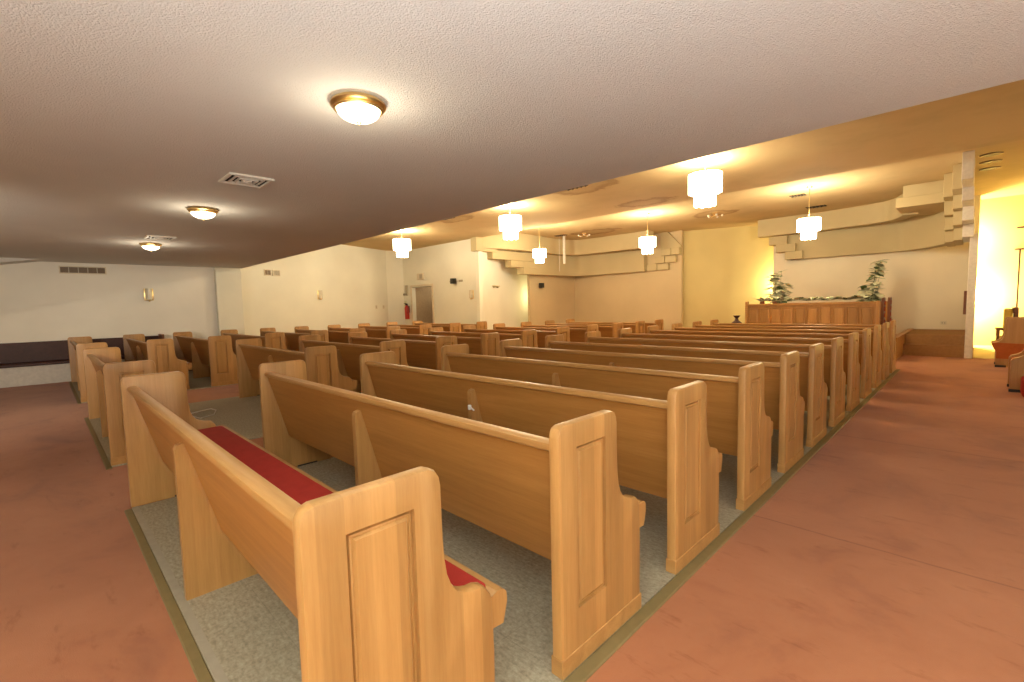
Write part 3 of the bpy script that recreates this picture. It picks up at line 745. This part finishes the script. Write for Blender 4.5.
for i, (y, lab) in enumerate(((11.55, 'nearest'), (12.2, 'middle'), (12.85, 'farthest'))):  # flat dark lens shapes set against the ceiling
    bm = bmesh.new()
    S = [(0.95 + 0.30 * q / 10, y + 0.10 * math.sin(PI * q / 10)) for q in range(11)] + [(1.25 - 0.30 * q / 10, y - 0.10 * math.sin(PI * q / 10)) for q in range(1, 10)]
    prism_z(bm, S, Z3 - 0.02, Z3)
    tag(obj('ceiling_mark', bm, M['brownmetal']), '%s of three dark lens shapes on the yellow ceiling right of the corbel' % lab, 'vent', 'dark lens shapes right of the corbel')

# ---------------------------------------------------------------- chandeliers
CH_W = 128
def chandelier(x, y, zc, zceil, label, k=1.0):
    t = thing('chandelier', label, 'chandelier', (x, y, zceil), group='two-tier glass chandeliers')
    top = zc + 0.255 * k - zceil
    bm = bmesh.new(); lathe(bm, [(0, 0), (0.06, 0), (0.06, -0.01), (0.045, -0.025), (0.012, -0.035), (0, -0.035)], 20); obj('canopy', bm, M['brass'], t, True)
    bm = bmesh.new(); tube(bm, [(0, 0, -0.03), (0, 0, top - 0.02)], 0.006, 8); obj('rod', bm, M['brass'], t, True)
    fr = bmesh.new()
    for r, z in ((0.25 * k, top), (0.165 * k, top - 0.26 * k)):
        for rr in (r,):
            ring = [(rr * math.cos(2 * PI * k_ / 36), rr * math.sin(2 * PI * k_ / 36)) for k_ in range(36)]
            inn = [(0.94 * a, 0.94 * b) for a, b in ring]
            for k_ in range(36):
                a, b, c, d = ring[k_], ring[(k_ + 1) % 36], inn[(k_ + 1) % 36], inn[k_]
                lo = [fr.verts.new((p[0], p[1], z - 0.008)) for p in (a, b, c, d)]; hi = [fr.verts.new((p[0], p[1], z + 0.004)) for p in (a, b, c, d)]
                fr.faces.new(lo); fr.faces.new(hi[::-1]); fr.faces.new((lo[0], lo[1], hi[1], hi[0])); fr.faces.new((lo[2], lo[3], hi[3], hi[2]))
    for k_ in range(4):
        a = k_ * PI / 2; tube(fr, [(0, 0, top + 0.01), (0.245 * k * math.cos(a), 0.245 * k * math.sin(a), top)], 0.005, 6)
    tube(fr, [(0, 0, top), (0, 0, top - 0.3 * k)], 0.008, 6)
    obj('brass_frame', fr, M['brass'], t)
    for r, n, z1, hgt, wd in ((0.240 * k, 26, top - 0.006, 0.30 * k, 0.043 * k), (0.155 * k, 17, top - 0.268 * k, 0.235 * k, 0.043 * k)):
        bm = bmesh.new()
        for k_ in range(n):
            a = 2 * PI * k_ / n; q = bmesh.new()
            h2 = hgt * (1.0 - 0.05 * (k_ % 2))
            rbox(q, -0.010, 0.010, -wd / 2, wd / 2, -h2, 0, 0.004, 1)
            merge(bm, q, Matrix.Translation((r * math.cos(a), r * math.sin(a), z1)) @ Matrix.Rotation(a, 4, 'Z'))
        obj('glass_tier', bm, M['prism'], t)
    bm = bmesh.new(); lathe(bm, [(0, top - 0.50 * k), (0.03, top - 0.495 * k), (0.045, top - 0.48 * k), (0.02, top - 0.46 * k), (0, top - 0.46 * k)], 16); obj('bottom_boss', bm, M['brass'], t, True)
    for dz, e in ((0.10, CH_W), (-0.62, CH_W * 0.36)):
        l = bpy.data.lights.new('chandelier_light', 'POINT'); l.energy = e; l.color = (1.0, 0.88, 0.64) if dz > 0 else (1.0, 0.74, 0.38); l.shadow_soft_size = 0.07
        o = bpy.data.objects.new('chandelier_light', l); COL.objects.link(o); o.location = (x, y, zceil + top + dz)
    return t
chandelier(-10.719, 7.1, 3.05, Z2, 'glass chandelier hanging closest to the open doorway')
chandelier(-6.39, 7.15, 3.06, Z2, 'glass chandelier in the middle of the nearer row')
chandelier(-2.10, 7.2, 3.085, Z2, 'largest-looking glass chandelier, near the low ceiling edge on the right')
chandelier(-8.40, 10.40, 2.81, Z3, 'small far chandelier beside the hanging white strip', 0.82)
chandelier(-5.52, 11.65, 2.91, Z3, 'far chandelier in front of the left soffit end blocks', 0.9)
chandelier(-1.67, 11.7, 2.86, Z3, 'far chandelier in front of the stage soffit above the choir rail', 0.9)

def star_fixture(x, y, label):
    t = thing('ceiling_fixture', label, 'ceiling fixture', (x, y, Z3), group='unlit brass ceiling fixtures')
    bm = bmesh.new(); lathe(bm, [(0, 0), (0.08, 0), (0.07, -0.03), (0.03, -0.06), (0.03, -0.09), (0, -0.10)], 18); obj('canopy', bm, M['brass'], t, True)
    for k_ in range(5):
        a = 2 * PI * k_ / 5 + 0.3; c, s = math.cos(a), math.sin(a)
        bm = bmesh.new(); tube(bm, [(0.02 * c, 0.02 * s, -0.07), (0.10 * c, 0.10 * s, -0.10), (0.18 * c, 0.18 * s, -0.07)], 0.008, 6); arm = obj('arm', bm, M['brass'], t, True)
        bm = bmesh.new(); lathe(bm, [(0, -0.05), (0.02, -0.05), (0.035, -0.02), (0.03, 0.0), (0, 0.01)], 12, (0.19 * c, 0.19 * s, -0.06)); obj('bulb', bm, M['frost'], arm, True)
star_fixture(-8.71, 13.1, 'unlit brass star-shaped ceiling fixture above the far left soffit')
star_fixture(-4.26, 13.1, 'unlit brass star-shaped ceiling fixture above the yellow middle wall')
t = thing('hanging_strip', 'white strip hanging from a ceiling slot in front of the far left soffit', 'strip', (-9.55, 13.05, Z3))
bm = bmesh.new(); box(bm, -0.045, 0.045, -0.015, 0.015, -0.98, 0); obj('strip', bm, M['white'], t)
bm = bmesh.new(); tube(bm, [(-0.22, 0, 0), (-0.22, 0, -1.25)], 0.006, 6); obj('pull_cord', bm, M['white'], t)

# ---------------------------------------------------------------- wall fittings
def sconce(x, y, z, rz, label):
    t = thing('wall_sconce', label, 'sconce', (x, y, z), rz, 'unlit brass wall sconces')
    bm = bmesh.new(); rbox(bm, -0.09, 0.09, -0.02, 0.0, -0.14, 0.14, 0.01, 2); obj('back_plate', bm, M['brass'], t, True)
    bm = bmesh.new()
    S = [(0.065 * math.sin(a), -0.02 - 0.085 * math.cos(a)) for a in [(-90 + 18 * i) * PI / 180 for i in range(11)]]
    prism_z(bm, S, -0.12, 0.14); obj('glass_shade', bm, M['frost'], t, True)
    bm = bmesh.new(); lathe(bm, [(0, -0.17), (0.012, -0.165), (0.02, -0.14), (0.05, -0.12), (0, -0.12)], 12, (0, -0.05, 0)); obj('finial', bm, M['brass'], t, True)
sconce(-12.8, 1.5, 1.81, PI / 2, 'brass sconce on the off-white wall above the dark bench')
LWA = math.atan2(9.10 - 3.2, -15.05 + 13.05) - PI     # facing of the slanted side wall
def on_lw(y): return -13.05 + (y - 3.2) * (-2.0) / 5.9
nx, ny = 5.9 / 6.23, 2.0 / 6.23
sconce(on_lw(6.05), 6.05, 1.84, LWA + PI, 'brass sconce on the white side wall beyond the low ceiling')
sconce(-10.82, DY, 1.74, 0, 'brass sconce on the cream wall right of the doorway')

def grille(name, x, y, z, rz, w, h, n, mat, label):
    t = thing(name, label, 'vent', (x, y, z), rz)
    bm = bmesh.new()
    for a, b, c, d in ((-w / 2, w / 2, -h / 2, -h / 2 + 0.02), (-w / 2, w / 2, h / 2 - 0.02, h / 2), (-w / 2, -w / 2 + 0.02, -h / 2, h / 2), (w / 2 - 0.02, w / 2, -h / 2, h / 2)): box(bm, a, b, -0.02, 0, c, d)
    obj('frame', bm, M['trimwhite'], t)
    bm = bmesh.new(); box(bm, -w / 2 + 0.02, w / 2 - 0.02, -0.008, 0.0, -h / 2 + 0.02, h / 2 - 0.02); obj('duct_opening', bm, mat, t)
    bm = bmesh.new()
    for i in range(1, n): box(bm, -w / 2 + i * w / n - 0.008, -w / 2 + i * w / n + 0.008, -0.018, -0.008, -h / 2 + 0.02, h / 2 - 0.02)
    obj('divider', bm, M['greymetal'], t)
grille('wall_vent', -12.8, 0.40, 2.335, PI / 2, 0.76, 0.16, 5, M['brownmetal'], 'long brown wall vent high on the off-white bench wall')
grille('wall_vent', on_lw(4.34), 4.34, 2.455, LWA + PI, 0.22, 0.17, 2, M['brownmetal'], 'small brown wall vent high on the white side wall')
grille('wall_vent', on_lw(4.60), 4.60, 2.455, LWA + PI, 0.24, 0.17, 2, M['greymetal'], 'small pale wall vent beside the brown one on the side wall')
def plate(name, x, y, z, rz, w, h, d, mat, label, cat, group=None, det=None):
    t = thing(name, label, cat, (x, y, z), rz, group)
    bm = bmesh.new(); rbox(bm, -w / 2, w / 2, -d, 0, -h / 2, h / 2, min(0.006, d / 3), 1); obj('cover', bm, mat, t)
    if det:
        for (a, b, c, e) in det[0]:
            bm = bmesh.new(); rbox(bm, a, b, -d - 0.008, -d + 0.001, c, e, 0.002, 1); obj(det[2], bm, det[1], t)
    return t
sw = ([(-0.012, 0.012, -0.02, 0.02)], M['greymetal'], 'toggle')
plate('light_switch', on_lw(8.50), 8.50, 1.41, LWA + PI, 0.09, 0.13, 0.012, M['frost'], 'left one of two switch plates near the far corner', 'switch', 'switch plates near the far corner', sw)
plate('light_switch', on_lw(8.87), 8.87, 1.41, LWA + PI, 0.09, 0.13, 0.012, M['frost'], 'right one of two switch plates near the far corner', 'switch', 'switch plates near the far corner', sw)
plate('exit_sign', -13.70, DY, 2.50, 0, 0.40, 0.24, 0.06, M['trimwhite'], 'pale unlit sign box on the wall above the doorway', 'sign', None, ([(-0.02, 0.16, -0.08, 0.08)], M['greymetal'], 'sign_face'))
plate('alarm_panel', -14.68, DY, 2.02, 0, 0.12, 0.40, 0.05, M['greymetal'], 'narrow grey box on the wall left of the doorway', 'box', None, ([(-0.03, 0.03, -0.16, -0.12)], M['brownmetal'], 'indicator'))  # alarm panel: narrow grey case with an indicator
plate('wall_notice', -14.86, DY, 1.36, 0, 0.22, 0.55, 0.004, M['paper'], 'pale green notice on the wall beside the fire extinguisher', 'notice')
plate('wall_thermostat', -14.88, DY, 1.88, 0, 0.12, 0.10, 0.03, M['greymetal'], 'small grey thermostat above the green notice', 'thermostat', None, ([(-0.03, 0.03, -0.02, 0.02)], M['brownmetal'], 'dial'))
t = thing('fire_extinguisher', 'red fire extinguisher hanging left of the doorway', 'fire extinguisher', (-14.58, DY - 0.105, 0.92))
bm = bmesh.new(); lathe(bm, [(0, 0), (0.075, 0), (0.085, 0.02), (0.085, 0.42), (0.06, 0.50), (0.03, 0.53), (0, 0.53)], 20); obj('cylinder_body', bm, M['redext'], t, True)
bm = bmesh.new(); rbox(bm, -0.03, 0.03, -0.06, 0.03, 0.53, 0.60, 0.008, 1); box(bm, -0.012, 0.012, -0.12, -0.02, 0.60, 0.625); obj('valve_handle', bm, M['black'], t)
bm = bmesh.new(); tube(bm, spline([(0.03, -0.02, 0.56), (0.12, -0.02, 0.5), (0.11, -0.03, 0.3), (0.10, -0.02, 0.15)], 5), 0.012, 6); obj('hose', bm, M['black'], t, True)
bm = bmesh.new(); box(bm, -0.04, 0.04, 0.07, 0.11, 0.25, 0.5); obj('wall_bracket', bm, M['black'], t)
def spotcam(x, y, z, rz, label, bracket):
    t = thing('wall_speaker', label, 'speaker', (x, y, z), rz)
    bm = bmesh.new(); rbox(bm, -0.07, 0.07, -0.22, -0.06, -0.09, 0.09, 0.012, 2); obj('speaker_case', bm, M['black'], t)
    bm = bmesh.new(); tube(bm, [(0, -0.06, 0), (0, 0, 0)], 0.015, 8)
    if bracket: rbox(bm, -0.34, -0.16, -0.03, 0, -0.035, 0.035, 0.005, 1); rbox(bm, 0.16, 0.34, -0.03, 0, -0.035, 0.035, 0.005, 1); box(bm, -0.16, 0.16, -0.012, 0, -0.01, 0.01)
    obj('bracket', bm, M['greymetal'], t)
spotcam(-11.62, DY, 2.22, 0, 'small black speaker on a bar between the doorway and a sconce', True)
spotcam(-10.88, 13.15, 2.08, PI / 2, 'small black speaker under the far left soffit', False)
t = thing('wall_shelf', 'thin shelf in the yellow-lit passage', 'shelf', (-10.86, 10.82, 2.03), math.atan2(5.29, -2.05))
bm = bmesh.new(); rbox(bm, -0.2, 0.2, -0.12, 0, -0.012, 0.012, 0.004, 1); obj('board', bm, M['soffit'], t)
for s in (-0.14, 0.14):
    bm = bmesh.new(); rbox(bm, s - 0.01, s + 0.01, -0.09, 0, -0.06, -0.012, 0.003, 1); obj('bracket', bm, M['soffit'], t)
t = thing('hymn_board', 'narrow wooden board fixed to the white wing wall', 'board', (0.862, 13.50, 1.17))
bm = bmesh.new(); rbox(bm, -0.05, 0.0, -0.02, 0.35, -0.25, 0.25, 0.008, 1); obj('board', bm, M['brownwood'], t)
plate('wall_outlet', 0.42, 16.2, 0.62, 0, 0.12, 0.10, 0.012, M['frost'], 'white outlet low on the stage wall', 'outlet', None, ([(-0.035, -0.012, -0.02, 0.02), (0.012, 0.035, -0.02, 0.02)], M['greymetal'], 'socket'))
for i, (z, lab) in enumerate(((2.97, 'upper'), (2.44, 'lower'))):
    bm = bmesh.new(); rbox(bm, 1.66 - 0.02 * i, 2.05, 16.9, 17.06, z - 0.014, z + 0.014, 0.005, 1)
    tag(obj('ledge', bm, M['walnut']), '%s of two dark ledges high on the bright yellow wall' % lab, 'ledge', 'dark ledges on the bright yellow wall')

# ---------------------------------------------------------------- right side: side pews, armchair, pole
def side_pew(y, label, x, solid):
    t = thing('side_pew', label, 'pew', (x, y, FZ), 0, 'side pews beyond the right aisle')
    # seen end-on: seat front towards the aisle (-x), back away from it
    if solid: prof = [(0.0, 0.0), (0.0, 0.43), (0.02, 0.465), (0.07, 0.48), (0.12, 0.51), (0.155, 0.57), (0.17, 0.66)]
    else: prof = [(0.06, 0.0), (0.06, 0.28), (0.02, 0.36), (0.0, 0.42), (0.012, 0.455), (0.06, 0.46), (0.10, 0.48), (0.14, 0.53), (0.16, 0.62)]
    prof += [(0.175, 0.88), (0.19, 0.91), (0.50, 0.91), (0.52, 0.89), (0.52, 0.0)]
    for y0 in (0.0, 0.50):
        bm = bmesh.new(); a = [bm.verts.new((u, y0, w)) for u, w in prof]; b = [bm.verts.new((u, y0 + 0.05, w)) for u, w in prof]
        bm.faces.new(a); bm.faces.new(b[::-1])
        for i in range(len(prof)): bm.faces.new((a[i], b[i], b[(i + 1) % len(prof)], a[(i + 1) % len(prof)]))
        e = obj('end_panel', bm, M['oak_v'], t)
        x0 = prof[0][0]
        bm = bmesh.new(); rbox(bm, x0 - 0.005, x0 + 0.14, y0 - 0.005, y0 + 0.055, 0.0, 0.04, 0.004, 1); obj('foot', bm, M['black'], e)
    bm = bmesh.new(); rbox(bm, 0.02, 0.40, 0.05, 0.50, 0.36, 0.445, 0.03, 3); obj('seat', bm, M['orange_up'], t, True)
    bm = bmesh.new(); rbox(bm, 0.36, 0.42, 0.05, 0.50, 0.42, 0.88, 0.015, 2); obj('backrest', bm, M['oak_v'], t, True)
    if not solid:
        bm = bmesh.new(); pad = [(0.065, 0.16), (0.065, 0.28), (0.025, 0.36), (0.005, 0.42), (0.015, 0.452), (0.50, 0.44), (0.50, 0.16)]
        a = [bm.verts.new((u, -0.012, w)) for u, w in pad]; b = [bm.verts.new((u, 0.0, w)) for u, w in pad]
        bm.faces.new(a); bm.faces.new(b[::-1])
        for i in range(len(pad)): bm.faces.new((a[i], b[i], b[(i + 1) % len(pad)], a[(i + 1) % len(pad)]))
        obj('side_pad', bm, M['orange_up'], t)
    return t
side_pew(12.08, 'upholstered side pew with orange end pad, close to the white wing wall', 1.235, False)
side_pew(9.02, 'nearer side pew cut off by the picture edge, beyond the right aisle', 1.37, True)
bm = bmesh.new(); rbox(bm, 1.465, 1.80, 8.50, 8.90, FZ, 0.25, 0.05, 3)
tag(obj('red_hassock', bm, M['red'], None, True), 'red floor cushion in front of the nearer side pew', 'cushion')
t = thing('armchair', 'dark wooden armchair with a yellow back pad behind the side pew', 'chair', (1.34, 14.05, FZ))
for (u, v, h) in ((0.0, 0.0, 0.60), (0.0, 0.5, 0.60), (0.26, 0.0, 1.03), (0.26, 0.5, 1.03)):
    bm = bmesh.new(); rbox(bm, u, u + 0.045, v, v + 0.045, 0.0, h, 0.006, 1); obj('leg', bm, M['brownwood'], t)
for v in (0.0, 0.5):
    bm = bmesh.new(); rbox(bm, -0.02, 0.27, v - 0.005, v + 0.05, 0.575, 0.61, 0.01, 2); obj('armrest', bm, M['brownwood'], t)
bm = bmesh.new(); rbox(bm, 0.0, 0.27, 0.0, 0.545, 0.36, 0.43, 0.015, 2); obj('seat', bm, M['yellow_up'], t)
bm = bmesh.new(); rbox(bm, 0.10, 0.22, 0.03, 0.515, 0.50, 1.03, 0.03, 2); obj('back_pad', bm, M['yellow_up'], t)
bm = bmesh.new(); rbox(bm, 0.22, 0.305, -0.005, 0.55, 0.93, 1.06, 0.012, 1); rbox(bm, 0.24, 0.28, 0.04, 0.505, 0.40, 0.93, 0.006, 1); obj('back_frame', bm, M['brownwood'], t)
t = thing('flag_pole', 'thin dark upright pole in front of the bright yellow wall', 'pole', (1.66, 15.2, FZ))
bm = bmesh.new(); tube(bm, [(0, 0, 0.03), (0, 0, 2.34)], 0.014, 10); obj('pole', bm, M['brownwood'], t, True)
bm = bmesh.new(); lathe(bm, [(0, 0), (0.16, 0), (0.16, 0.02), (0.05, 0.05), (0.025, 0.10), (0, 0.10)], 24); obj('base', bm, M['brass'], t, True)

# ---------------------------------------------------------------- light
def area(name, loc, rot, sx, sy, e, col):
    l = bpy.data.lights.new(name, 'AREA'); l.shape = 'RECTANGLE'; l.size = sx; l.size_y = sy; l.energy = e; l.color = col
    o = bpy.data.objects.new(name, l); COL.objects.link(o); o.location = loc; o.rotation_euler = rot; return o
def point(name, loc, e, col, r=0.1):
    l = bpy.data.lights.new(name, 'POINT'); l.energy = e; l.color = col; l.shadow_soft_size = r
    o = bpy.data.objects.new(name, l); COL.objects.link(o); o.location = loc; return o
# fill lights added out of view behind and beside the viewer, no windows built
FILL_TINT = (1.0, 0.96, 0.90)
area('fill_light', (0.6, -2.55, 1.35), (PI / 2, 0, PI), 3.8, 1.9, 50, FILL_TINT)
area('fill_light', (2.95, 0.8, 1.35), (PI / 2, 0, PI / 2), 4.6, 1.9, 34, FILL_TINT)
left_fill = area('fill_light', (-3.6, -2.4, 1.7), (0, 0, 0), 1.2, 1.0, 40, (1.0, 0.90, 0.74))  # added lamp aimed at the left wall to brighten it
left_fill.rotation_euler = (Vector((-12.8, 0.6, 1.75)) - Vector(left_fill.location)).to_track_quat('-Z', 'Y').to_euler(); left_fill.data.spread = math.radians(75)
# fill lights added out of view, aimed up to brighten the near ceiling
area('ceiling_fill', (1.15, -0.60, 1.40), (PI - 0.10, 0.0, 0), 0.25, 0.25, 125, (0.88, 0.96, 1.0))
area('ceiling_fill', (1.5, -1.5, 1.55), (PI - 0.12, 0.10, 0), 0.35, 0.35, 90, (0.90, 0.97, 1.0))
point('hall_fill', (-13.75, 10.7, 2.2), 9, (1.0, 0.85, 0.6), 0.08)  # added fill that brightens the hallway, no fixture there
# cove lamps assumed hidden behind the screens
COVE = (1.0, 0.83, 0.42)
point('cove_lamp', (-3.42, 16.52, 1.8), 85, COVE, 0.06)
point('cove_lamp', (0.80, 16.68, 1.3), 420, COVE, 0.10)
point('cove_lamp', (0.80, 16.6, 2.75), 150, COVE, 0.10)
point('cove_lamp', (-11.40, 13.75, 1.7), 26, COVE, 0.08)

w = bpy.data.worlds.new('World'); SC.world = w; w.use_nodes = True
w.node_tree.nodes['Background'].inputs[0].default_value = (0.9, 0.8, 0.65, 1)
w.node_tree.nodes['Background'].inputs[1].default_value = 0.05

# ---------------------------------------------------------------- camera
cd = bpy.data.cameras.new('camera'); cam = bpy.data.objects.new('camera', cd); COL.objects.link(cam)
f, pi_, ya, ro = 466.907, 0.07572, 0.78258, -0.02449
fw = Vector((-math.sin(ya) * math.cos(pi_), math.cos(ya) * math.cos(pi_), -math.sin(pi_)))
r = Vector((math.cos(ya), math.sin(ya), 0)); u = r.cross(fw)
r2 = r * math.cos(ro) + u * math.sin(ro); u2 = -r * math.sin(ro) + u * math.cos(ro)
mt = Matrix((r2, u2, -fw)).transposed().to_4x4(); mt.translation = Vector((1.00404, -0.32469, 1.34319))
cam.matrix_world = mt
cd.sensor_width = 36; cd.lens = f * 36 / 1024; cd.clip_start = 0.02
SC.camera = cam

vs = SC.view_settings
vs.view_transform = 'Standard'; vs.look = 'None'; vs.gamma = 1; vs.exposure = 0.0
try: vs.use_curve_mapping = False
except Exception: pass
try: SC.display_settings.display_device = 'sRGB'
except Exception: pass
SC.cycles.use_denoising = True
SC.cycles.max_bounces = 10; SC.cycles.diffuse_bounces = 6
SC.cycles.sample_clamp_indirect = 6
